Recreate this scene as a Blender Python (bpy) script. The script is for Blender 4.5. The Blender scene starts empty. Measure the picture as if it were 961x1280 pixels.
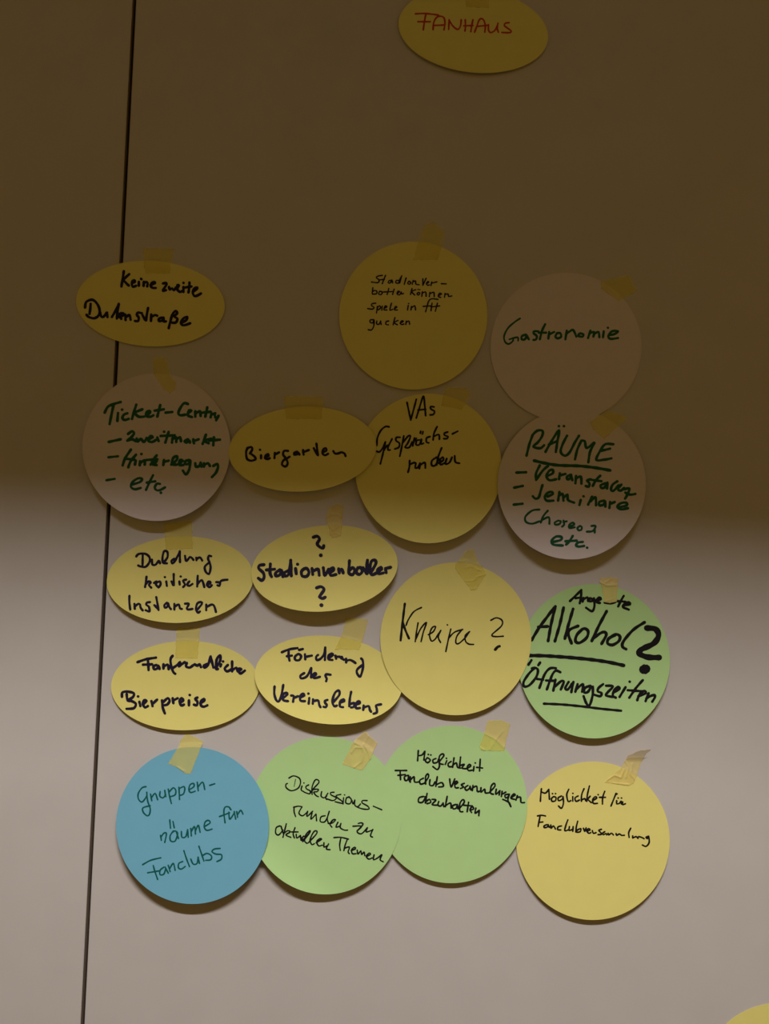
import bpy, bmesh, math, random
from mathutils import Matrix, Vector

# ------------------------------------------------------------------ camera
IMG_W, IMG_H = 961.0, 1280.0
FOC = 1087.0                       # focal length in pixels of the 961x1280 frame
DIST = 1.087                       # metres from the wall
PITCH, ROLL = math.radians(3.0), math.radians(1.95)
Z_MID = 1.35
scene = bpy.context.scene
CAM_M = (Matrix.Rotation(math.pi / 2 + PITCH, 3, 'X') @ Matrix.Rotation(ROLL, 3, 'Z'))
fwd = CAM_M @ Vector((0, 0, -1))
CAM_P = Vector((0, 0, Z_MID)) - fwd * (DIST / fwd.y)
cam_data = bpy.data.cameras.new('camera')
cam = bpy.data.objects.new('camera', cam_data)
scene.collection.objects.link(cam)
cam.matrix_world = Matrix.Translation(CAM_P) @ CAM_M.to_4x4()
cam_data.sensor_fit = 'VERTICAL'
cam_data.sensor_height = 24.0
cam_data.lens = FOC * 24.0 / IMG_H
cam_data.clip_start = 0.02
scene.camera = cam

# ------------------------------------------------------------------ world, lamp, exposure
world = bpy.data.worlds.new('world'); scene.world = world
world.use_nodes = True
bg = world.node_tree.nodes['Background']
bg.inputs['Color'].default_value = (0.258, 0.153, 0.029, 1)
bg.inputs['Strength'].default_value = 1.0

LAMP_Y, LAMP_Z = -1.6, 2.72        # lamp overhead out of view, inside the added shield box
ld = bpy.data.lights.new('tube_light', 'AREA')
ld.shape = 'ELLIPSE'; ld.size = 1.16; ld.size_y = 0.060
ld.energy = 73.0
ld.color = (1.0, 0.955, 0.965)
lo = bpy.data.objects.new('tube_light', ld)
scene.collection.objects.link(lo)
lo.location = (0.0, LAMP_Y, LAMP_Z)
LAMP_YAW = math.radians(-1.6)
lo.rotation_euler = (0, 0, LAMP_YAW)

scene.view_settings.view_transform = 'Standard'
scene.view_settings.look = 'None'
scene.view_settings.exposure = 0.0
scene.view_settings.gamma = 1.0
scene.view_settings.use_curve_mapping = False

# ------------------------------------------------------------------ helpers
def link(name, me, mat=None, parent=None):
    o = bpy.data.objects.new(name, me)
    scene.collection.objects.link(o)
    if mat is not None: me.materials.append(mat)
    if parent is not None: o.parent = parent
    return o

def from_bm(name, bm, mat, parent=None, smooth=False):
    me = bpy.data.meshes.new(name); bm.to_mesh(me); bm.free()
    if smooth:
        for p in me.polygons: p.use_smooth = True
    return link(name, me, mat, parent)

def box_bm(x0, x1, y0, y1, z0, z1, bevel=0.0):
    bm = bmesh.new(); bmesh.ops.create_cube(bm, size=1.0)
    for v in bm.verts:
        v.co = Vector(((x0 + x1) / 2 + v.co.x * (x1 - x0), (y0 + y1) / 2 + v.co.y * (y1 - y0), (z0 + z1) / 2 + v.co.z * (z1 - z0)))
    if bevel: bmesh.ops.bevel(bm, geom=bm.edges[:], offset=bevel, segments=2, affect='EDGES')
    return bm

def material(name, color, rough=0.8, spec=0.25, tint=0.0, tint_scale=30.0, bump=0.0, bump_scale=600.0, alpha=1.0):
    m = bpy.data.materials.new(name); m.use_nodes = True
    nt = m.node_tree; N = nt.nodes; L = nt.links
    b = N['Principled BSDF']
    b.inputs['Base Color'].default_value = (*color, 1)
    b.inputs['Roughness'].default_value = rough
    b.inputs['Specular IOR Level'].default_value = spec
    b.inputs['Alpha'].default_value = alpha
    tc = N.new('ShaderNodeTexCoord')
    if tint:
        n = N.new('ShaderNodeTexNoise'); n.inputs['Scale'].default_value = tint_scale; n.inputs['Detail'].default_value = 6
        L.new(tc.outputs['Object'], n.inputs['Vector'])
        r = N.new('ShaderNodeMapRange')
        r.inputs['From Min'].default_value = 0.3; r.inputs['From Max'].default_value = 0.7
        r.inputs['To Min'].default_value = 1 - tint; r.inputs['To Max'].default_value = 1 + tint
        L.new(n.outputs['Fac'], r.inputs['Value'])
        mx = N.new('ShaderNodeVectorMath'); mx.operation = 'SCALE'
        mx.inputs[0].default_value = color
        L.new(r.outputs['Result'], mx.inputs['Scale'])
        L.new(mx.outputs['Vector'], b.inputs['Base Color'])
    if bump:
        n = N.new('ShaderNodeTexNoise'); n.inputs['Scale'].default_value = bump_scale; n.inputs['Detail'].default_value = 3
        L.new(tc.outputs['Object'], n.inputs['Vector'])
        bp = N.new('ShaderNodeBump'); bp.inputs['Strength'].default_value = bump; bp.inputs['Distance'].default_value = 0.0005
        L.new(n.outputs['Fac'], bp.inputs['Height']); L.new(bp.outputs['Normal'], b.inputs['Normal'])
    return m

def unproject(u, v, h):
    """image pixel -> point on the vertical plane h metres in front of the wall"""
    d = CAM_M @ Vector(((u - IMG_W / 2) / FOC, -(v - IMG_H / 2) / FOC, -1.0))
    t = (-h - CAM_P.y) / d.y
    return CAM_P + d * t

def tag(o, label, cat, group=None):
    o['label'] = label; o['category'] = cat
    if group: o['group'] = group

M_WALL = material('wall_laminate', (0.50, 0.467, 0.435), 0.6, 0.2, 0.022, 14.0, 0.10, 1500.0)
M_EDGE = material('panel_edge', (0.34, 0.27, 0.20), 0.8, 0.1)
M_BACK = material('joint_backing', (0.055, 0.042, 0.03), 0.9, 0.05)
M_YEL = material('yellow_paper', (0.71, 0.645, 0.195), 0.85, 0.15, 0.015, 40.0, 0.10, 1800.0)
M_WHT = material('pale_paper', (0.61, 0.555, 0.56), 0.85, 0.15, 0.015, 40.0, 0.10, 1800.0)
M_GRN = material('green_paper', (0.405, 0.62, 0.255), 0.85, 0.15, 0.015, 40.0, 0.10, 1800.0)
M_BLU = material('blue_paper', (0.155, 0.41, 0.54), 0.85, 0.15, 0.015, 40.0, 0.10, 1800.0)
M_TAPE = material('masking_tape', (0.84, 0.74, 0.15), 0.6, 0.3, 0.05, 90.0, 0.2, 900.0, alpha=0.30)
M_TAPE2 = material('creased_masking_tape', (0.86, 0.72, 0.24), 0.55, 0.35, 0.06, 90.0, 0.25, 900.0, alpha=0.38)
M_INK = {
    'black': material('black_marker', (0.006, 0.005, 0.007), 0.6, 0.15),
    'navy': material('blue_black_marker', (0.010, 0.006, 0.028), 0.6, 0.15),
    'green': material('green_marker', (0.006, 0.085, 0.034), 0.6, 0.15),
    'teal': material('teal_marker', (0.003, 0.095, 0.085), 0.6, 0.15),
    'red': material('red_marker', (0.44, 0.035, 0.012), 0.6, 0.15),
}

# ------------------------------------------------------------------ room
SEAM = unproject(135.5, 640, 0.0).x
GAP, PT, CEIL = 0.0049, 0.010, 2.76
PW = 1.25
wall = bpy.data.objects.new('wall_back', None); scene.collection.objects.link(wall)
wall['kind'] = 'structure'
for i in (-2, -1, 0, 1):
    x0 = SEAM + i * PW + GAP / 2; x1 = SEAM + (i + 1) * PW - GAP / 2
    p = from_bm('panel', box_bm(x0, x1, 0.0, PT, 0.08, CEIL, 0.0004), M_WALL, wall)
    p.data.materials.append(M_EDGE)
    for f in p.data.polygons:
        if abs(f.normal.x) > 0.9: f.material_index = 1
from_bm('backing_board', box_bm(SEAM - 2 * PW, SEAM + 2 * PW, PT + 0.001, PT + 0.02, 0, CEIL), M_BACK, wall)

M_SKIRT = material('baseboard_paint', (0.30, 0.26, 0.22), 0.5, 0.3)
o = from_bm('baseboard_back', box_bm(SEAM - 2 * PW, SEAM + 2 * PW, -0.012, PT, 0, 0.078, 0.002), M_SKIRT); o['kind'] = 'structure'
M_FLOOR = material('carpet', (0.04, 0.034, 0.03), 0.95, 0.05, 0.2, 60.0, 0.6, 400.0)
o = from_bm('floor', box_bm(SEAM - 2 * PW, SEAM + 2 * PW, -3.6, PT + 0.02, -0.05, 0.0), M_FLOOR); o['kind'] = 'structure'
M_CEIL = material('ceiling_paint', (0.22, 0.2, 0.17), 0.9, 0.1)
o = from_bm('ceiling', box_bm(SEAM - 2 * PW, SEAM + 2 * PW, -3.6, PT + 0.02, CEIL, CEIL + 0.05), M_CEIL); o['kind'] = 'structure'

# unseen luminaire: an open box added so its wall-side skirt cuts the light off on the upper wall
SK_Y, SK_Z = LAMP_Y + 0.21, 2.72 - 0.1978
M_HOUS = material('added_light_shield', (0.05, 0.05, 0.05), 0.6, 0.2)
M_TUBE = material('tube_glass', (0.9, 0.88, 0.84), 0.3, 0.5)
lum = bpy.data.objects.new('unseen_luminaire', None); scene.collection.objects.link(lum)
lum.location = (0, LAMP_Y, CEIL); lum.rotation_euler = (0, 0, LAMP_YAW)
tag(lum, 'unseen long dark box luminaire under the ceiling, its skirts added to shade the upper wall', 'lamp')
def lum_part(name, bm, mat):
    q = from_bm(name, bm, mat, lum); q.data.transform(Matrix.Translation((0, -LAMP_Y, -CEIL))); return q
lum_part('shield_side', box_bm(-0.9, 0.9, SK_Y, SK_Y + 0.006, SK_Z, CEIL - 0.001), M_HOUS)
lum_part('shield_side', box_bm(-0.9, 0.9, LAMP_Y - 0.216, LAMP_Y - 0.21, SK_Z, CEIL - 0.001), M_HOUS)
lum_part('shield_end', box_bm(-0.906, -0.9, LAMP_Y - 0.216, SK_Y + 0.006, SK_Z, CEIL - 0.001), M_HOUS)
lum_part('shield_end', box_bm(0.9, 0.906, LAMP_Y - 0.216, SK_Y + 0.006, SK_Z, CEIL - 0.001), M_HOUS)
bm = bmesh.new()
bmesh.ops.create_cone(bm, cap_ends=True, segments=16, radius1=0.013, radius2=0.013, depth=1.18)
bmesh.ops.rotate(bm, verts=bm.verts, matrix=Matrix.Rotation(math.pi / 2, 3, 'Y'))
bmesh.ops.translate(bm, verts=bm.verts, vec=(0.0, LAMP_Y, LAMP_Z + 0.018))
lum_part('fluorescent_tube', bm, M_TUBE)

# ------------------------------------------------------------------ cards
class Card:
    def __init__(s, key, cx, cy, a, b, ang, mat, lift, bow, name, label, cat='card', group=None, curl=0.0):
        s.key, s.cx, s.cy, s.a, s.b, s.ang = key, cx, cy, a, b, math.radians(ang)
        s.mat, s.lift, s.bow, s.name, s.label, s.group, s.curl = mat, lift * 1.5e-3, bow * 1e-3, name, label, group, curl * 1e-3
        s.base = 0.0007
    def local(s, u, v):
        dx, dy = u - s.cx, v - s.cy
        c, n = math.cos(s.ang), math.sin(s.ang)
        return (dx * c + dy * n) / s.a, (-dx * n + dy * c) / s.b      # s right, t down, unit circle
    def pix(s, x, t):
        c, n = math.cos(s.ang), math.sin(s.ang)
        return s.cx + x * s.a * c - t * s.b * n, s.cy + x * s.a * n + t * s.b * c
    def h(s, x, t):
        k = max(0.0, (t + 1) / 2)
        return s.base + s.lift * k ** 1.8 + s.bow * x * x * k + s.curl * max(0.0, -x * .6 + t * .8 - .55) ** 2
    def inside(s, u, v, m=0.0):
        x, t = s.local(u, v); return math.hypot(x, t) <= 1 + m

R = 'round moderation cards taped to the wall'
O = 'oval moderation cards taped to the wall'
CARDS = [
 Card('key_fan', 591.5, 38, 94, 52.5, 7, M_YEL, 4, 0, 'oval_card', 'oval yellow card at the very top, cut by the frame, with FANHAUS in red', group=O),
 Card('keine', 188, 379.5, 93, 53.5, 3, M_YEL, 2.5, 0, 'oval_card', 'oval yellow card over the wall joint reading Keine zweite Dunkenstraße', group=O),
 Card('stadion', 516.5, 394.5, 92.7, 92.5, 0, M_YEL, 4, 0, 'round_card', 'round yellow card with small four-line writing about Spiele in FH gucken', group=R),
 Card('gastro', 707.3, 434, 94.5, 93, 0, M_WHT, 1.6, 0, 'round_card', 'round pale card with the single green word Gastronomie', group=R),
 Card('ticket', 195.5, 559, 92.5, 92.2, 0, M_WHT, 11, 0, 'round_card', 'round pale card over the wall joint with the green list Ticket-Centre, Zweitmarkt, Hinterlegung', group=R),
 Card('vas', 535.5, 585.5, 91.7, 93.5, 0, M_YEL, 10, 0, 'round_card', 'round yellow card with thin black writing VAs Gesprächsrunden', group=R),
 Card('bier', 378, 561.5, 92.2, 53, -3.5, M_YEL, 8, 0, 'oval_card', 'oval yellow card reading only Biergarten', group=O),
 Card('raum', 714.5, 605.5, 92.7, 93.7, 0, M_WHT, 12, 0, 'round_card', 'round pale card with the underlined green heading RÄUME above a list', group=R),
 Card('duldung', 225, 724.5, 91.7, 54, -3, M_YEL, 7, 0, 'oval_card', 'oval yellow card reading Duldung kritischer Instanzen', group=O),
 Card('verbot', 405.5, 710.5, 91.8, 53.6, -6, M_YEL, 14, 0, 'oval_card', 'oval yellow card with Stadionverbotler between two question marks', group=O),
 Card('fanfr', 231.5, 857, 92.8, 55.8, -1.5, M_YEL, 4, 0, 'oval_card', 'oval yellow card reading Fanfreundliche Bierpreise', group=O),
 Card('foerd', 410.5, 850, 92.5, 55, 6, M_YEL, 12, 0, 'oval_card', 'oval yellow card reading Förderung des Vereinslebens', group=O),
 Card('alk', 742.5, 826.5, 94.8, 96.5, 0, M_GRN, 7, 0, 'round_card', 'round green card with large underlined Alkohol and a fat question mark', group=R),
 Card('kneipe', 569.5, 798.5, 94.3, 95.5, 0, M_YEL, 5, 0, 'round_card', 'round yellow card with thin writing Kneipe and a question mark', group=R),
 Card('mfan', 741, 1051, 96, 99, 0, M_YEL, 5, 0, 'round_card', 'round yellow card reading Möglichkeit für Fanclubversammlung, rightmost of the bottom row', group=R),
 Card('moegl', 564, 1005.5, 95, 98.5, 0, M_GRN, 5, 0, 'round_card', 'round green card reading Möglichkeit Fanclub Versammlungen abzuhalten', group=R),
 Card('disk', 406.5, 1019.5, 95.5, 98.5, 0, M_GRN, 6, 0, 'round_card', 'round green card reading Diskussionsrunden zu aktuellen Themen', group=R, curl=30),
 Card('blue', 240.5, 1032, 95.5, 98, 0, M_BLU, 6, 0, 'round_card', 'round blue card reading Gruppenräume für Fanclubs', group=R),
 Card('corner', 973, 1350, 96, 96, 0, M_YEL, 3, 0, 'round_card', 'yellow card in the bottom right corner, only its upper edge in view', group=R),
]
BY = {c.key: c for c in CARDS}

# stacking: later cards lie over earlier ones; raise them until they clear
for i, c in enumerate(CARDS):
    need = 0.0
    for j in range(i):
        d = CARDS[j]
        if math.hypot(c.cx - d.cx, c.cy - d.cy) > c.a + d.a: continue
        for q in range(40):
            for w in range(40):
                u = c.cx - c.a + 2 * c.a * q / 39; v = c.cy - c.a + 2 * c.a * w / 39
                if c.inside(u, v, .03) and d.inside(u, v, .03):
                    need = max(need, d.h(*d.local(u, v)) + 0.0006 - c.h(*c.local(u, v)))
    c.base += need
    c.order = i

TH = 0.0003
def build_card(c):
    RN, AN = 20, 96
    ctr = unproject(c.cx, c.cy, c.h(0, 0))
    vs, fs = [], []
    for side in (0, 1):
        off = 0.0 if side == 0 else TH
        vs.append(unproject(c.cx, c.cy, c.h(0, 0)) + Vector((0, off, 0)))
        for r in range(1, RN + 1):
            for k in range(AN):
                an = 2 * math.pi * k / AN; rr = r / RN
                x, t = rr * math.cos(an), rr * math.sin(an)
                vs.append(unproject(*c.pix(x, t), c.h(x, t)) + Vector((0, off, 0)))
    n1 = 1 + RN * AN
    def idx(side, r, k): return side * n1 + (0 if r == 0 else 1 + (r - 1) * AN + k % AN)
    for side in (0, 1):
        for r in range(RN):
            for k in range(AN):
                if r == 0: f = [idx(side, 0, 0), idx(side, 1, k), idx(side, 1, k + 1)]
                else: f = [idx(side, r, k), idx(side, r + 1, k), idx(side, r + 1, k + 1), idx(side, r, k + 1)]
                fs.append(f if side == 1 else f[::-1])
    for k in range(AN):
        fs.append([idx(0, RN, k), idx(0, RN, k + 1), idx(1, RN, k + 1), idx(1, RN, k)])
    me = bpy.data.meshes.new(c.name)
    me.from_pydata([v - ctr for v in vs], [], fs); me.update()
    bm = bmesh.new(); bm.from_mesh(me)
    bmesh.ops.recalc_face_normals(bm, faces=bm.faces); bm.to_mesh(me); bm.free()
    for p in me.polygons: p.use_smooth = abs(p.normal.y) > 0.5
    me.set_sharp_from_angle(angle=math.radians(40))
    o = bpy.data.objects.new(c.name, None); scene.collection.objects.link(o); o.location = ctr
    o.empty_display_size = 0.05
    link('paper_sheet', me, c.mat, o)
    tag(o, c.label, 'card', c.group)
    c.obj, c.ctr = o, ctr
for c in CARDS: build_card(c)

# ------------------------------------------------------------------ handwriting, traced pen stroke by pen stroke
def catmull(P, step):
    if len(P) < 3: 
        (x0, y0), (x1, y1) = P[0], P[-1]
        n = max(1, int(math.hypot(x1 - x0, y1 - y0) / step))
        return [(x0 + (x1 - x0) * i / n, y0 + (y1 - y0) * i / n) for i in range(n + 1)]
    Q = [P[0]] + P + [P[-1]]
    out = []
    for i in range(1, len(Q) - 2):
        p0, p1, p2, p3 = Q[i - 1], Q[i], Q[i + 1], Q[i + 2]
        n = max(2, int(math.hypot(p2[0] - p1[0], p2[1] - p1[1]) / step))
        for k in range(n):
            t = k / n
            out.append(tuple(.5 * (2 * p1[j] + (p2[j] - p0[j]) * t + (2 * p0[j] - 5 * p1[j] + 4 * p2[j] - p3[j]) * t * t + (3 * p1[j] - p0[j] - 3 * p2[j] + p3[j]) * t ** 3) for j in (0, 1)))
    out.append(P[-1])
    return out

INKNAME = {'black': 'black marker writing', 'navy': 'blue-black marker writing', 'green': 'dark green marker writing', 'teal': 'teal green marker writing', 'red': 'red marker writing'}
def write(key, crop, ink, width, words):
    c = BY[key]; x0, y0, cw = crop; sc = 961.0 / cw
    for w in words:
        wd, nm = width, 'handwritten_word'
        bold = 1.1 if ink in ('navy', 'black') else 1.05
        if w[0] == '~': nm, w = w[1:].split(' ', 1)
        if w[0] == '@':
            wd, w = w[1:].split(' ', 1); wd = float(wd)
        wd *= bold
        vs, fs = [], []
        nst = 0
        def P3(u, v):
            x, t = c.local(u, v)
            return unproject(u, v, c.h(x, t) + 0.00010 + 0.000002 * (nst % 12)) - c.ctr
        for st in w.split('|'):
            pts = [tuple(float(q) for q in p.split(',')) for p in st.split()]
            pts = [(x0 + px / sc, y0 + py / sc) for px, py in pts]
            if len(pts) == 1: pts.append((pts[0][0] + .3, pts[0][1] + .1))
            nst += 1
            L = catmull(pts, 0.9)
            n = len(L); b0 = len(vs)
            for i, (u, v) in enumerate(L):
                a, b = L[max(0, i - 1)], L[min(n - 1, i + 1)]
                dx, dy = b[0] - a[0], b[1] - a[1]; l = math.hypot(dx, dy) or 1
                r = wd / 2 * (1 + 0.09 * math.sin(i * .45 + nst))
                nx, ny = -dy / l * r, dx / l * r
                vs.append(P3(u + nx, v + ny)); vs.append(P3(u - nx, v - ny))
                if i: q = b0 + 2 * i; fs.append([q - 2, q, q + 1, q - 1])
            for (u, v) in [L[0], L[-1]] + (pts[1:-1] if len(pts) > 2 else []):
                nst += 1
                b0 = len(vs)
                for k in range(10):
                    an = 2 * math.pi * k / 10
                    vs.append(P3(u + wd / 2 * math.cos(an), v + wd / 2 * math.sin(an)))
                fs.append([b0 + k for k in range(10)])
        me = bpy.data.meshes.new('handwritten_word')
        me.from_pydata(vs, [], fs); me.update()
        link(nm, me, M_INK[ink], c.obj)['label'] = INKNAME[ink]

write('key_fan', (510, 5, 140), 'red', 2.1, [
 "62,84 150,82 240,92 262,98|152,88 142,140 130,222|84,152 190,152|214,220 220,160 245,115 280,105 308,120 316,165 308,222|218,184 310,180|352,135 348,218|352,140 385,190 425,218 448,190 456,135|490,135 492,190 488,232|556,135 545,190 538,238|478,188 556,184|570,242 592,185 608,140 630,125 652,145 662,190 658,242|590,192 690,182|690,178 690,225 710,245 745,225 768,180|770,165 765,210 775,242|866,160 835,165 826,185 850,205 884,232 870,246 805,244"])
write('keine', (140, 330, 120), 'navy', 3.1, [
 "118,72 108,140 94,225|172,102 120,150 118,165 150,200 168,216|200,192 228,180 226,165 206,170 198,200 210,228 240,218|268,178 268,218|290,148 294,152|318,178 316,220|320,190 345,180 356,195 352,224|385,210 430,192 425,180 400,188 388,220 405,238 436,240",
 "510,195 540,190 545,205 515,255 510,268 540,262|570,230 578,255 600,245 620,262 640,235|650,245 670,215 655,210 650,250 680,280 700,270|715,230 715,280|715,188 716,190|775,185 772,240 765,285|735,235 795,225|815,275 850,250 852,235 825,245 808,285 825,320 855,315 890,295"])
write('keine', (100, 365, 150), 'navy', 3.1, [
 "40,125 50,80 95,62 130,85 155,135 150,185 115,210 70,200 52,182|85,95 82,135 76,175|160,160 170,195 185,200 205,180 215,165 220,200|255,200 285,150 310,95|310,95 300,160 295,212|330,168 300,185 315,200 322,205|322,200 350,185 345,170 325,185 330,215|362,180 365,225|370,200 395,185 405,222|495,170 465,165 455,182 470,205 465,232 440,232|500,185 520,222|545,128 535,180 528,228|570,180 568,232|570,200 600,185 618,190|655,205 632,215 632,232 655,230 668,205 670,235 688,235|710,290 722,240 740,180 765,152 778,170 755,195 780,215 765,245 735,245|820,245 850,225 858,200 830,210 808,245 820,265 850,262 882,250"])
write('stadion', (450, 335, 130), 'navy', 1.65, [
 "205,68 165,75 150,88 175,112 165,135 105,130|235,68 218,110 205,145|180,110 225,105|295,112 268,118 260,135 275,140 295,118 300,138|355,115 335,115 330,135 355,140 365,110 385,72|385,72 365,138|425,92 408,150|450,122 440,140 455,150 470,135 450,122|490,115 482,150|488,128 512,120 515,148 545,155",
 "580,100 580,155|580,160 610,95|612,145 635,130 625,125 612,145 625,160 640,155|662,130 655,162|660,140 710,128|750,145 795,147",
 "118,182 112,235|112,225 130,208 155,215 150,238 115,242|180,215 172,240 195,245 205,222 180,215|265,190 250,245|215,222 300,218|315,195 300,245|345,235 365,218 350,215 342,240 365,248 380,222 382,240 400,235",
 "480,190 465,245|515,200 478,218 505,250|540,225 525,240 540,250 552,232 540,225|535,198|550,200|575,220 570,262|575,232 605,222 610,262|645,225 640,265|645,238 680,225 685,265|725,255 752,240 735,232 722,262 745,272|785,235 780,270|785,245 812,240 818,262 848,258",
 "145,325 112,330 105,345 128,365 115,380 70,375|160,355 152,415|160,365 180,350 190,368 165,388|205,352 200,390|220,375 248,358 232,350 220,385 248,388|290,325 275,388 300,382|315,378 340,362 328,355 318,385 345,388",
 "445,345 438,388|448,328|475,355 470,388|475,368 505,350 512,388",
 "720,290 660,285 632,310 618,360 605,405|582,355 650,350|665,325 655,395|715,325 695,400|655,360 735,350",
 "125,478 95,480 92,500 115,508 128,480|130,482 125,540 105,572 75,570|155,490 152,515 175,520 190,490|190,490 195,522|265,490 242,495 238,520 262,525|322,458 305,525|350,485 315,505 345,525|370,510 400,492 385,488 372,505 380,522 405,518|428,490 422,522|428,502 450,490 458,520"])
write('gastro', (620, 390, 160), 'green', 2.9, [
 "@2.2 180,48 140,75 90,120 60,180 68,225 95,240 125,218 128,195|100,205 160,190 165,215",
 "225,170 195,180 192,205 215,205 230,180|228,175 245,205|315,145 285,145 282,160 305,180 300,205 280,210|368,92 345,140 328,205|320,155 375,155|398,150 392,200|395,170 435,150|455,160 445,185 462,198 488,185 480,158 455,160|530,140 520,205|525,165 570,135 585,145 602,185|622,165 618,180 648,185 655,168 630,160|708,140 690,195|705,160 735,150 730,185|735,165 768,150 775,190|808,145 802,190|838,118|845,175 890,165 915,145 870,145 842,180 860,202 915,195"])
write('ticket', (125, 495, 160), 'green', 3.4, [
 "35,125 60,80 105,60 155,45|102,65 88,130 72,210|135,128 130,188|165,102|205,130 180,140 168,165 185,180 215,172|272,65 255,120 240,172|318,100 265,125 290,155 330,155|345,145 375,125 372,112 350,120 348,150 380,155 400,145|452,68 440,115 430,155|410,110 478,100|492,125 542,120",
 "660,60 630,55 600,95 588,130 605,145 640,140|665,125 685,110 668,108 660,145 690,158|715,115 715,155|720,130 750,115 755,150|805,85 790,155|770,125 830,118|838,130 830,160|835,140 865,130|890,148 872,182|862,145 866,162",
 "~dash 65,345 155,325",
 "210,285 240,265 255,280 235,310 205,335 240,325 270,340|275,320 285,342 305,322 330,345 350,315|365,325 395,310 380,300 362,335 390,345 420,330|430,312 440,338|515,270 490,350|455,300 560,295|480,268|545,315 540,350|545,325 570,310 572,345|575,325 600,310 608,340|660,325 635,340 650,350 670,335 675,350|700,325 705,355|700,340 740,325|795,290 770,360|835,320 785,335 815,355|855,310 850,370|820,335 900,328"])
write('ticket', (125, 555, 160), 'green', 3.4, [
 "~dash @3 62,100 135,92",
 "232,42 190,105 170,160|270,80 230,130 212,175|185,110 260,118|268,125 262,155|310,75|300,130 298,160|305,140 335,122 335,155|425,85 400,120 380,155|350,120 430,115|395,150 425,130 410,120 395,150 425,158|480,120 475,158|478,135 515,125|535,155 575,120 578,92 550,105 540,150 575,155|590,150 620,125 600,120 595,155 625,158|670,120 640,130 640,150 665,148 675,125|678,125 670,190 645,228 622,200|715,145 720,170 745,165 755,140|757,145 762,170|780,145 780,170|785,155 810,145 825,165|850,165 880,150 885,175 870,215 840,248",
 "~dash @3 48,272 110,262",
 "@3.1 240,305 300,285 315,262 285,258 245,285 232,320 260,340 305,330|398,235 370,290 345,345|350,290 415,280|450,300 428,298 412,322 418,342 445,348 488,326", "@3.4 456,366"])
write('bier', (300, 545, 140), 'navy', 2.8, [
 "68,100 52,135 60,195 95,212 132,200 125,178 92,152|60,105 95,95 105,115 85,150|180,165 180,192|170,118|218,180 245,170 240,155 220,165 215,190 240,198 255,190|298,145 295,190|298,160 335,140|412,128 378,128 370,160 395,195 408,235 390,262 360,245 372,210 405,190 425,178|490,135 465,145 465,160 488,158 495,140 510,160|540,120 545,160|540,140 590,120|655,65 662,120 668,165|632,105 662,160|708,140 740,125 735,105 715,115 708,150 730,165 755,152|800,130 815,150 840,150 870,140 895,150 905,172"])
write('vas', (460, 485, 160), 'black', 2.2, [
 "292,108 305,170 320,240|320,240 345,150 362,85|362,225 385,150 415,62 425,130 432,208|375,165 432,160|495,142 470,140 472,158 498,175 490,198 465,202",
 "158,292 130,290 95,320 70,375 65,430|65,475 85,480 110,450 130,405|130,405 112,490 92,570|118,470 145,430 150,465 165,465|180,382 150,440|240,370 212,372 210,395 235,415 230,445 200,458|268,360 255,430 238,512|258,415 300,362 318,362 300,410 278,445 310,445 330,405|348,375 335,435|340,405 362,378|385,390 365,395 360,425 385,425 400,385 398,420 415,415|395,325 392,340|412,328 408,345|465,365 440,375 438,405 455,412|518,290 495,340 488,390|490,365 530,350 535,385|598,330 572,340 575,355 600,365 590,380 568,380|632,345 672,325",
 "@2.4 312,545 310,590 300,632|312,575 345,560 355,565|358,565 355,600 375,595 390,565|392,568 385,605|390,580 425,560 430,600|515,520 480,545 478,580 505,580 530,530|552,450 525,520 515,578|530,565 565,540 560,520 540,540 545,575 570,565|590,530 580,570 610,560 630,520|650,510 655,555 685,565"])
write('raum', (640, 525, 160), 'green', 3.2, [
 "155,110 130,180 108,268|155,110 190,80 228,82 225,120 195,165 160,200 210,212 240,190|250,240 295,160 352,78 340,160 328,240|275,185 335,160|350,46|388,46|412,118 378,185 365,240 395,268 430,245 470,170 502,118|520,155 490,220 472,295|520,155 545,160 560,210 615,170|618,172 585,240 572,318|760,182 700,182 665,225 632,298 690,298 745,288|665,232 735,215",
 "~underline @3.8 165,305 250,325 350,340 500,345 620,358 735,378",
 "~dash @3.3 32,395 105,392",
 "208,340 180,400 180,450|180,450 230,380 270,345|262,420 305,400 305,375 280,380 258,420 280,452 330,445|358,400 352,445|360,415 400,405|440,410 412,425 415,445 432,440 443,415|443,412 452,452|480,420 475,475|480,440 515,425 520,478|590,445 562,455 580,475 575,500 552,495|662,418 630,450 605,495|600,450 670,460|700,475 665,490 670,510 695,505 715,470 712,515|790,460 755,485 742,520 760,532 800,490|820,485 795,520 815,530 840,510|840,520 880,515 865,560 848,590|850,545 885,560 925,555",
 "~dash @3.3 15,508 80,495"])
write('raum', (640, 600, 160), 'green', 3.2, [
 "228,38 215,80 200,130 175,140 155,122|265,125 305,105 300,90 270,95 245,125 260,155 310,155|355,90 345,155|350,120 378,105 385,155|390,130 415,110 420,150 465,170|515,150 505,188|535,122|600,125 570,185|590,160 625,130 630,190|690,155 655,165 655,190 685,185 698,160 700,200|735,165 730,210|735,180 770,165|800,205 860,190 855,170 815,175 790,200 815,220 870,212",
 "~dash @3.3 12,185 78,178",
 "@2.6 205,222 150,230 100,275 105,315 150,328 205,310|268,230 235,270 215,320|225,300 275,280 280,330|345,305 320,320 325,335 355,330 365,310 345,305|385,305 390,335 375,350|385,315 410,310|425,350 465,335 455,320 430,335 430,360 470,355|510,345 490,360 500,378 520,372 522,352 508,345|595,345 625,345 620,365 600,385 560,388|620,365 620,395",
 "310,465 365,450 370,428 330,425 298,455 310,485 380,492|455,420 430,460 405,485|400,460 485,455|530,465 495,470 480,490 500,500 540,495|562,508"])
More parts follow.
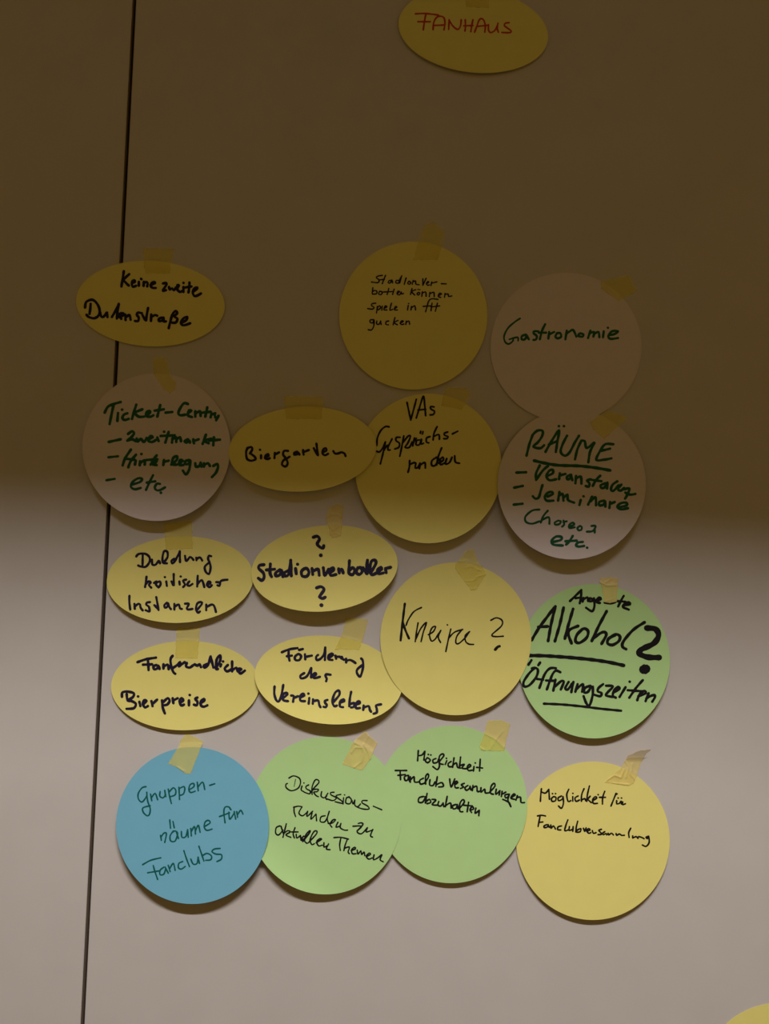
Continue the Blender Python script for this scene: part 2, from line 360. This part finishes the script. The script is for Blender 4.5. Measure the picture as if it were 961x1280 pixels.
write('duldung', (150, 680, 150), 'navy', 2.8, [
 "130,100 150,80 200,78 235,105 235,145 205,182 165,180 145,172|182,85 180,170|255,125 260,165 285,165 310,135 320,155|350,148 380,105 378,62 352,60 340,110 345,150 375,155|435,118 412,135 418,155 440,135 475,70|478,58 480,145|520,95 530,135 560,105 575,112 588,128|610,110 612,130|612,120 640,108 658,132|730,98 712,95 705,120 718,150 725,190 712,240 685,220 680,180 715,148",
 "212,262 208,300 200,345|204,325 228,300 246,308 232,328 250,350|272,312 292,300 288,325 308,348|290,312 318,300 325,322 312,345|370,300 375,335|358,265|430,240 430,330|412,300 425,328|475,300 478,325|485,260|530,285 505,295 520,325 505,345|555,300 538,325 555,335 580,320|622,255 618,340|620,320 655,290 675,345|695,330 725,310 710,300 695,325 715,345 735,330|770,305 800,310 795,335 780,330|800,310 815,292 860,286",
 "75,415 75,470 82,525|115,480 118,520|118,500 145,480 160,485 165,510 182,532|240,465 215,470 210,485 232,505 235,540 205,530|290,425 300,480 308,528|275,490 305,520|375,470 355,490 360,510 380,500 385,475 395,505 408,522|435,480 435,525|440,500 470,485 480,515 495,520|520,478 550,480 535,515 545,525 580,520"])
write('duldung', (150, 680, 150), 'navy', 2.8, [
 "615,530 655,480 650,465 620,475 608,520 625,550 640,540|690,485 690,530|692,505 735,485 755,500 768,545"])
write('verbot', (315, 660, 180), 'navy', 3.7, [
 "~question_mark 408,62 435,55 450,75 435,105 450,125 472,135 478,118", "~question_mark_dot @4.4 458,182",
 "80,245 50,250 45,270 75,300 80,330 65,350 42,335|122,240 120,300 130,325|95,280 150,275|185,278 158,300 160,320 185,312 195,282 205,325|240,285 215,300 220,320 245,305 258,215|258,215 262,320|290,270 295,305|303,242|350,270 330,290 335,320 365,322 380,295 365,270 350,272|400,270 405,310|405,290 440,275 448,315|475,265 485,315 510,275|515,300 545,280 540,265 520,280 525,315 560,310|578,272 582,300|582,290 598,275 608,300|650,218 645,300|645,290 670,265 685,285 670,312 648,305|705,265 695,295 715,310 735,290 725,265 705,268|770,215 765,265 768,305|740,265 765,305|790,300 825,240 820,215 795,225 785,285 800,312 830,300|840,290 865,275 860,262 838,280 845,305 875,300|890,275 895,298|890,270 925,262",
 "~question_mark 430,400 460,392 480,410 462,440 450,460 470,470 488,462", "~question_mark_dot @4.6 462,515"])
write('kneipe', (490, 745, 150), 'black', 1.9, [
 "@2.8 102,62 85,200 68,355|85,210 105,270 135,340",
 "235,92 175,125 130,190 112,235",
 "208,215 195,290 185,365|190,345 230,260 275,212 250,290 232,365|290,310 330,285 348,245 320,255 300,310 315,360 345,345 370,305 390,275|388,280 370,330 388,372|442,231|470,265 450,350 430,445|455,335 500,290 565,268|560,270 520,320 510,370 530,382 580,340 620,285|620,285 585,320 590,365 615,385 652,388",
 "~question_mark 790,195 835,175 880,195 875,240 800,310 830,325 890,322", "~question_mark_dot @3.2 825,430 845,408 860,402"])
write('alk', (645, 730, 190), 'black', 3.6, [
 "98,355 150,270 240,150|248,142 222,250 202,360|140,272 200,268|300,150 275,260 245,362|360,158 330,260 308,345|392,265 330,300 350,375|420,285 385,320 375,360 400,372 445,340 455,300 435,282 415,288|572,172 525,260 478,360|485,345 545,305 570,320 540,378|625,325 585,345 578,375 610,385 650,360 655,330 630,318 600,335|812,242 740,290 680,360 672,395 695,412",
 "~underline @4.2 85,452 200,455 400,470 560,490 680,515",
 "~question_mark @6.6 825,278 880,285 900,325 870,375 790,415 780,440 830,462 905,465",
 "@2.9 340,108 375,75 412,38|412,38 410,80 402,122|375,90 410,85|425,88 420,112|425,98 450,85 455,108|480,95 465,90 462,108 480,108 492,90|492,90 495,140 480,172 442,150|505,110 535,95 525,85 508,100 510,115 530,120|560,118 600,122 625,116|680,75 660,110 645,142|635,108 690,112|680,135 720,128 710,115 685,125 675,145 712,162"])
write('alk', (645, 815, 180), 'black', 3.1, [
 "~question_mark_dot @10.5 850,117 866,113",
 "125,105 85,145 50,200 55,230 90,220 135,165 145,120 125,105 105,110|102,55 82,85|160,70 148,88|265,108 225,110 190,150 155,240|140,180 180,185|295,135 265,125 240,155 205,250|200,190 250,192|262,185 248,258|255,235 300,195 318,200 298,250|350,200 328,240 345,250 372,212|382,200 368,268|410,215 395,265|400,250 445,215 440,265|495,225 460,240 455,270 480,265 500,230|512,232 510,290 490,355 470,345 450,295|580,215 550,240 545,262 570,275 560,295 520,285|600,225 645,230 610,270 600,290 645,300|650,270 690,245 680,232 655,255 645,290 665,305|730,235 690,300|757,198|845,188 800,240 755,305|745,255 840,262|815,295 865,275 855,260 825,280 808,322|884,275 864,328|868,312 900,292 924,288 926,302 908,332",
 "~underline @3 185,345 300,350 430,362 560,378 700,392"])
write('fanfr', (145, 810, 170), 'navy', 3.2, [
 "152,100 210,80 282,68|225,85 228,120 230,155|190,118 255,115|285,120 265,130 270,150 290,145 298,125 308,148|335,115 335,145|338,130 365,118 372,150|400,55 385,80 390,130 405,170 418,182|395,145 430,122 452,100 445,130 460,118 485,100|500,105 495,130 520,138 545,122|555,115 575,125 590,115 600,135|645,112 620,125 625,138 650,120 668,60|668,60 688,138|705,145 735,90 735,52 712,80 705,145 720,148|742,115 738,130|755,95|790,120 768,145 785,165 815,150|820,95 820,165|825,155 850,140 860,165|860,165 885,150 870,145 868,165 880,180 910,160",
 "42,345 45,315 80,308 125,320 120,345 90,365|75,325 82,370 110,375 140,395 125,425 75,430|165,380 172,410|155,342|190,400 215,375 200,368 190,395 205,420 225,410|250,375 258,410|258,395 290,365|325,370 330,420 345,462|330,385 365,355 378,375 360,400 330,405|400,355 405,390|405,370 435,355|455,385 475,370 462,355 448,375 460,405 480,400|515,370 515,405|520,332|575,350 560,360 575,380 570,405 550,400|595,390 625,370 620,360 600,375 600,405 620,415 645,405"])
write('foerd', (335, 800, 150), 'navy', 3.0, [
 "110,98 170,75 235,65|165,85 165,130 172,165|150,130 190,125|235,115 215,135 220,160 250,160 265,130 245,112 232,118|248,80 278,72|295,115 298,155|300,135 350,125|400,120 385,135 390,160 420,150 450,110 458,60|458,60 455,160|485,145 520,120 510,108 485,125 485,155 515,160|540,125 545,150|545,135 575,135 590,150|590,135 605,158 625,150|625,155 625,180|630,165 655,160 680,170 700,185|745,148 758,165 760,220 738,292 712,265 715,235 755,200",
 "290,265 260,285 262,305 285,305 315,285 345,225|345,225 345,300|360,295 385,275 375,265 358,285 370,305 415,295|500,278 465,275 460,290 470,310 465,330",
 "52,372 50,430 65,480 85,492 105,450 122,360|115,470 155,435 145,422 118,440 120,480 160,490|185,445 205,450 200,495|205,465 240,450|260,460 290,445 280,430 258,450 260,485 295,490|330,465 325,510|322,429|360,475 358,510|362,490 400,485 410,520 420,538|475,480 455,488 458,505 470,520 462,538 445,535|520,500 570,440 565,405 535,425 515,490 530,530 550,525|575,500 610,490 605,475 580,490 575,530 600,538|665,415 655,470 650,530|655,515 690,505 685,535 665,540|700,520 735,505 725,490 702,510 705,545 735,545|765,525 762,560|768,540 805,530 815,560 825,575|905,515 865,525 870,550 870,580 845,590"])
write('blue', (165, 970, 150), 'teal', 1.9, [
 "112,85 80,95 50,140 52,185 80,208 115,165 118,130|118,135 125,200 145,260 140,305 120,318 90,290 88,255 145,238|148,145 158,198|158,170 185,140 205,190|225,125 222,160 245,175 265,155 262,115|262,115 270,165|290,105 300,160 315,220|295,130 330,95 350,115 345,150 310,165|375,90 378,140 380,188|380,100 415,85 422,110 410,145 382,155|458,110 495,85 492,60 465,70 455,110 470,132 505,122|522,50 530,118|530,85 560,50 572,60 582,108|622,75 662,62",
 "228,475 235,515|232,490 255,458 275,462 262,532|330,440 305,480 310,520 345,520 365,460 345,440 325,450|355,450 372,500|302,352 308,418|328,365 338,415|395,445 400,490 430,485 445,430|445,430 450,490|470,420 475,480|475,445 500,405 508,465|508,440 530,395 545,450|580,405 625,375 610,355 585,370 578,410 600,435 640,425",
 "790,270 775,248 745,250 735,290 745,375|700,325 780,295|775,290 782,345 810,310 820,290|818,285 830,345|791,269|838,285 845,330|845,310 870,275 888,305",
 "85,710 150,675 230,655|170,718 185,770 205,828|125,775 215,760|255,730 225,755 225,790 255,785 270,740|265,730 290,778|290,715 305,765|300,745 330,700 345,755|405,685 375,700 372,735 395,745 425,725|415,598 435,660 460,725|470,665 490,705 520,700 530,650|528,650 540,700|535,562 555,620 575,680|560,640 600,620 635,640 630,670 590,675|705,580 660,585 640,605 670,625 715,630 715,665 680,685"])
write('disk', (350, 960, 135), 'black', 1.7, [
 "78,90 120,70 170,90 182,130 160,180 100,202 55,175 52,145 65,138", "@0.9 138,100 125,165",
 "195,160 188,195 210,210|211,133|255,150 230,165 235,185 268,205 262,230 215,215|265,225 300,180 345,130 335,105 310,110 285,170 285,235|285,235 290,195 340,190 330,210 300,215 320,245 340,255|370,210 365,250 390,265 415,250|425,225 405,260 415,280|480,215 450,220 455,240 500,265 470,290 420,275|540,235 500,245 510,265 545,290 560,315 490,300|565,265 560,320|573,239|615,255 590,270 585,310 620,318 635,285 615,260 590,265|640,290 650,320 665,285|665,290 665,330 690,345 715,320|775,290 735,290 730,310 780,340 790,365 740,365 690,350|830,340 905,372",
 "120,350 160,340 195,345|125,345 125,390 138,432|195,345 168,400 200,425 245,390|245,385 240,430 290,385|285,400 275,455 320,410|320,410 325,470|400,425 365,435 358,475 395,480 420,440 438,385|438,385 420,450 430,490"])
write('disk', (340, 1015, 145), 'black', 1.8, [
 "465,95 500,90 525,65 505,65 480,100 495,125|545,85 530,125 565,115|570,95 565,130 600,150 625,150",
 "670,118 740,118 705,155|715,95 740,90 752,105 705,160 740,180 790,130|790,130 780,165 830,150|835,145 815,195 832,208",
 "65,115 35,130 30,175 55,190 90,150|74,118 84,150 92,178|118,98 105,150 90,210|100,175 130,155 150,165 115,190 155,210|190,130 175,180 185,215|160,165 215,165|200,185 205,215 235,195|235,195 240,235|245,235 275,212 262,200 245,225 255,245|260,240 315,165 310,155 280,190 270,240 290,260|300,255 365,185 370,158 345,165 315,230 330,270 350,262|365,255 410,225 395,220 370,245 385,280 415,275|430,255 430,290 455,280|468,265 450,305 480,312",
 "512,212 570,210 632,225|570,215 560,270 565,318|625,222 605,275 595,320|600,300 640,290 630,330 640,345|655,320 690,305 685,292 660,310 665,345 695,345|705,316 712,348 735,322 742,352 762,332 768,362|780,370 815,350 805,340 780,365 800,390 830,380|845,355 840,395 875,380 905,355|910,355 895,395 920,412"])
write('moegl', (490, 930, 175), 'black', 2.1, [
 "180,45 175,115|180,80 205,75 225,50|225,50 218,110|240,95 228,115 245,128 262,110 245,95|248,72|265,75|300,100 280,110 285,130 310,125 318,105|318,105 325,150 310,175 280,155|325,120 355,80 345,68 325,85 325,130 350,140|375,115 365,140|372,98|405,120 385,135 390,155 415,155|425,95 415,160|418,145 440,130 450,160 470,165|470,90 462,160|462,150 495,140 480,165 510,170|520,165 540,150 530,140 515,160 525,182 548,180|562,155 558,185|570,130|605,105 600,185|580,160 620,165",
 "22,182 100,182|55,185 58,245|40,215 90,210|108,215 85,225 90,250 108,245 112,220|113,216 116,245 124,260|125,225 125,262|128,245 150,225 155,260 185,260|215,235 190,250 195,275 220,270|225,265 250,225 245,205 230,225 230,275|260,245 258,280 280,285 295,260|310,225 300,290|302,280 340,265 352,290 320,295",
 "395,240 405,295 430,240|430,280 450,265 440,255 430,275 435,300 455,300|495,270 475,280 490,295 470,305|520,285 500,300 510,318 530,305 535,290 540,315|555,285 550,320|555,300 580,290 585,325 600,325|610,300 610,330 635,310 640,335 665,335|670,330 705,290 700,270 680,290 675,335 695,345|715,310 712,345 740,320|740,320 735,350|755,325 750,360|755,345 780,330|800,345 775,350 780,370 800,360|805,345 795,385 815,430|760,380 800,400 815,428|820,365 845,350 835,342 815,370 840,380|860,355 850,385|855,370 880,365 885,400 908,402",
 "215,360 185,370 182,398 208,400 226,372|226,362 232,402|240,340 228,405|228,400 255,380 265,400 240,410|275,380 300,385 275,415 310,420|320,395 315,420 335,425 350,405|350,405 355,430|378,360 365,430|365,425 400,405 405,440|437,415 415,425 420,445 440,440 447,418|447,415 452,445|460,445 495,400 485,382 465,410 465,460 485,465|525,400 515,465|490,420 550,425|535,455 560,445 550,430 535,450 545,470|575,440 570,475 598,455|598,455 595,492"])
write('mfan', (660, 975, 160), 'black', 2.0, [
 "100,65 95,110 92,160|100,90 130,98 155,70|155,70 160,145|190,125 175,140 180,160 205,155 208,130 190,125|182,102|205,102|250,120 225,135 230,155 255,145 262,125|262,125 265,175 250,212 228,195|305,70 290,110 300,160 320,155|335,125 335,158|335,100|375,120 352,135 360,160 385,150|420,65 402,110 400,160|402,150 425,140 432,155|460,45 445,110 440,160|466,122 445,145 452,150 474,170|485,155 515,135 505,125 485,145 490,175 520,175|525,110|575,85 560,130 558,180|535,130 580,130",
 "660,100 640,150 622,195|655,112 668,104|665,155 665,178 685,175 695,160|700,160 700,180|675,135|700,135|710,165 710,185 730,178",
 "70,270 100,265 130,270|90,270 82,310 75,348|80,318 110,315|140,335 120,345 122,358 145,352 150,335 158,355|170,338 172,362 190,345 205,368|250,345 225,352 222,372 245,375|298,300 285,335 275,380 300,375|310,350 308,378 330,372|338,350 335,385|372,310 362,350 358,390|360,380 395,365 390,388 365,392|415,362 425,385 435,360|440,385 465,375 455,365 440,380 455,400 470,395|482,380 490,400 510,395|550,370 530,378 545,395 550,408 525,410|575,388 558,400 565,410 585,402 590,412|600,400 605,412 625,400 640,412|660,402 665,415 685,405 700,415 722,415|770,362 755,395 758,430|785,420 785,435 810,425 825,438|830,425 850,430 870,440|905,422 885,430 895,440 905,425 908,470 885,498 858,488"])
# ------------------------------------------------------------------ masking tape
def crease_height(u, v, creases):
    """sharp little ridges (or valleys) where the tape was folded: (width px, height mm, x,y x,y ...)"""
    y = 0.0
    for wd, ht, pl in creases:
        P = [tuple(float(q) for q in p.split(',')) for p in pl.split()]
        d = 1e9
        for (ax, ay), (bx, by) in zip(P, P[1:]):
            L2 = (bx - ax) ** 2 + (by - ay) ** 2
            t = max(0, min(1, ((u - ax) * (bx - ax) + (v - ay) * (by - ay)) / L2))
            d = min(d, math.hypot(u - ax - t * (bx - ax), v - ay - t * (by - ay)))
        y += ht * 1e-3 * max(0.0, 1 - d / wd)
    return y

def tape(poly, label, creases=(), mat=None, liftend=0.0):
    mat = mat or M_TAPE
    bm = bmesh.new()
    # torn outline: insert jittered points along the edges
    random.seed(int(sum(p[0] * 3 + p[1] for p in poly)))
    pts = []
    for i, p in enumerate(poly):
        q = poly[(i + 1) % len(poly)]; d = math.hypot(q[0] - p[0], q[1] - p[1]); n = max(1, int(d / 2.5))
        for k in range(n):
            j = .35 if k else 0
            pts.append((p[0] + (q[0] - p[0]) * k / n + random.uniform(-j, j), p[1] + (q[1] - p[1]) * k / n + random.uniform(-j, j)))
    f = bm.faces.new([bm.verts.new((u, v, 0)) for u, v in pts])
    us = [p[0] for p in pts]; vv = [p[1] for p in pts]
    g = 0.9
    x = min(us) + g
    while x < max(us):
        bmesh.ops.bisect_plane(bm, geom=bm.verts[:] + bm.edges[:] + bm.faces[:], plane_co=(x, 0, 0), plane_no=(1, 0, 0)); x += g
    y = min(vv) + g
    while y < max(vv):
        bmesh.ops.bisect_plane(bm, geom=bm.verts[:] + bm.edges[:] + bm.faces[:], plane_co=(0, y, 0), plane_no=(0, 1, 0)); y += g
    bmesh.ops.triangulate(bm, faces=[f for f in bm.faces if len(f.verts) > 4])
    cx, cy = sum(us) / len(us), sum(vv) / len(vv)
    def surf(u, v):
        s = 0.0
        for c in CARDS:
            x_, t_ = c.local(u, v); r = math.hypot(x_, t_)
            if r < 1.06:
                k = 1.0 if r < 1.012 else (1.06 - r) / .048        # the tape slopes down off the card's edge
                s = max(s, c.h(x_ / max(r, 1), t_ / max(r, 1)) * k)
        return s
    org = unproject(cx, cy, surf(cx, cy))
    top, bot = min(vv), max(vv)
    for w in bm.verts:
        u, v = w.co.x, w.co.y
        h = surf(u, v) + 0.00028 + crease_height(u, v, creases)
        if liftend: h += liftend * max(0.0, 1 - (v - top) / (0.35 * (bot - top))) ** 1.6
        w.co = unproject(u, v, h) - org
    bmesh.ops.recalc_face_normals(bm, faces=bm.faces)
    o = from_bm('masking_tape', bm, mat, smooth=True); o.location = org
    sm = o.modifiers.new('thickness', 'SOLIDIFY'); sm.thickness = 0.00008; sm.offset = 0
    tag(o, label, 'tape', 'strips of masking tape holding the cards')

tape([(575, -42), (613, -40), (611, 10), (583, 9)], 'tape strip on the top edge of the FANHAUS card')
tape([(178, 310), (217, 311), (214, 329), (212, 342), (181, 342)], 'faint wide tape strip above the Keine zweite card')
tape([(530, 282), (541, 277), (556, 289), (552, 309), (547, 325), (516, 325), (522, 305)], 'torn tape piece on top of the round card with four small lines', [(2, .6, '534,283 545,281')])
tape([(751, 352), (770, 347), (786, 344), (796, 363), (790, 368), (773, 376), (751, 361)], 'slanted tape piece at upper right edge of the Gastronomie card')
tape([(191, 446), (207, 446), (209, 453), (212, 467), (220, 479), (219, 487), (212, 492), (205, 487), (192, 467)], 'narrow bent tape piece on the Ticket-Centre card')
tape([(355, 495), (404, 496), (402, 524), (358, 524)], 'wide flat tape strip above the word Biergarten')
tape([(558, 484), (583, 485), (588, 492), (583, 503), (577, 512), (551, 507), (554, 493)], 'tape piece at upper right of the VAs Gesprächsrunden card')
tape([(737, 528), (759, 513), (783, 521), (781, 526), (769, 536), (755, 549), (741, 537)], 'slanted tape piece to the upper right of the heading RÄUME', [(2, .5, '768,530 784,531')])
tape([(205, 655), (240, 651), (241, 686), (207, 687)], 'flat tape strip above the word Duldung')
tape([(410, 635), (421, 630), (429, 632), (427.5, 656), (426, 670), (416, 673), (412, 669), (410, 656), (407, 648)], 'small creased tape piece above the upper question mark of the Stadionverbotler card',
     [(1.8, .8, '408,647 413,643 422,643 427,647'), (1.8, .7, '410,656 416,663 424,657'), (1.5, .6, '412,669 419,666 426,669'), (2, .7, '415,634 410,645')], M_TAPE2)
tape([(584, 687), (592, 686), (597, 702), (603, 708), (607.5, 718), (595, 737), (589, 738), (578, 724), (569, 711), (569, 705)], 'crumpled diamond-shaped tape piece on the Kneipe card',
     [(1.6, .9, '582,711 588,707 594,711 600,713'), (1.5, 1.0, '595,721 607,718'), (1.8, .8, '580,726 592,726 599,720'), (1.5, .7, '588,736 596,736'), (1.6, .7, '574,702 592,699 602,709')])
tape([(750.4, 722.5), (761.6, 721), (772.5, 723), (771, 752), (762, 754), (755, 752.5), (751.6, 732.5), (749, 727.5)], 'creased tape piece covering part of the top word on the Alkohol card',
     [(1.8, .9, '750,728 758,732 770,731'), (1.5, .7, '757,728 764,723'), (1.5, .7, '759,751 765,749')], M_TAPE2)
tape([(221, 785), (250, 784), (249, 802), (247, 823), (219, 822.5), (220, 802)], 'flat tape strip above the word Fanfreundliche')
tape([(433, 772), (460, 774), (455, 795), (449, 812), (418, 812), (427, 794)], 'slanted translucent tape strip above the word Förderung', [(1.6, .5, '434,774 427,796 419,812')])
tape([(232, 917), (243, 921), (254, 927), (238, 967.5), (231.6, 967), (221, 959), (210, 955), (222, 935), (225, 927)], 'slanted tape strip on the blue card', [(1.8, .9, '222,959 230,964')])
tape([(456, 914), (472, 929), (467, 938), (464, 948), (452.5, 963), (440, 959.5), (427.5, 955), (442.5, 926)], 'wrinkled slanted tape piece on the Diskussionsrunden card',
     [(1.8, .9, '444,929 452,933 455,941 452,952 443,959'), (1.7, .9, '439,941 444,934 452,935'), (1.8, .9, '455,931 461,941 463,950'), (1.5, .6, '460,920 454,931')], M_TAPE2, liftend=.002)
tape([(609, 901), (626.6, 900), (638, 905), (634, 920), (630, 939), (614, 938.5), (601.6, 938), (599, 933), (606, 914)], 'squarish tape piece with crossed creases on the green Möglichkeit card',
     [(1.7, .9, '603,916 619,924 630,935'), (1.7, .9, '612,937 620,924 628,914'), (2, 1.2, '600,935 606,938')])
tape([(814, 936.5), (800, 938), (785, 944), (776, 960), (755, 978), (770, 980), (785, 982.5), (792, 979), (796, 970), (801, 953), (808, 942)], 'crumpled tape tail curling off the wall above the yellow Möglichkeit card',
     [(1.8, 1.2, '758,975 768,969 776,972 780,962'), (1.5, .9, '767,979 778,980 786,981'), (1.8, .9, '780,950 786,958 782,972'), (1.8, .8, '790,955 788,968 794,975')], M_TAPE2, liftend=.012)
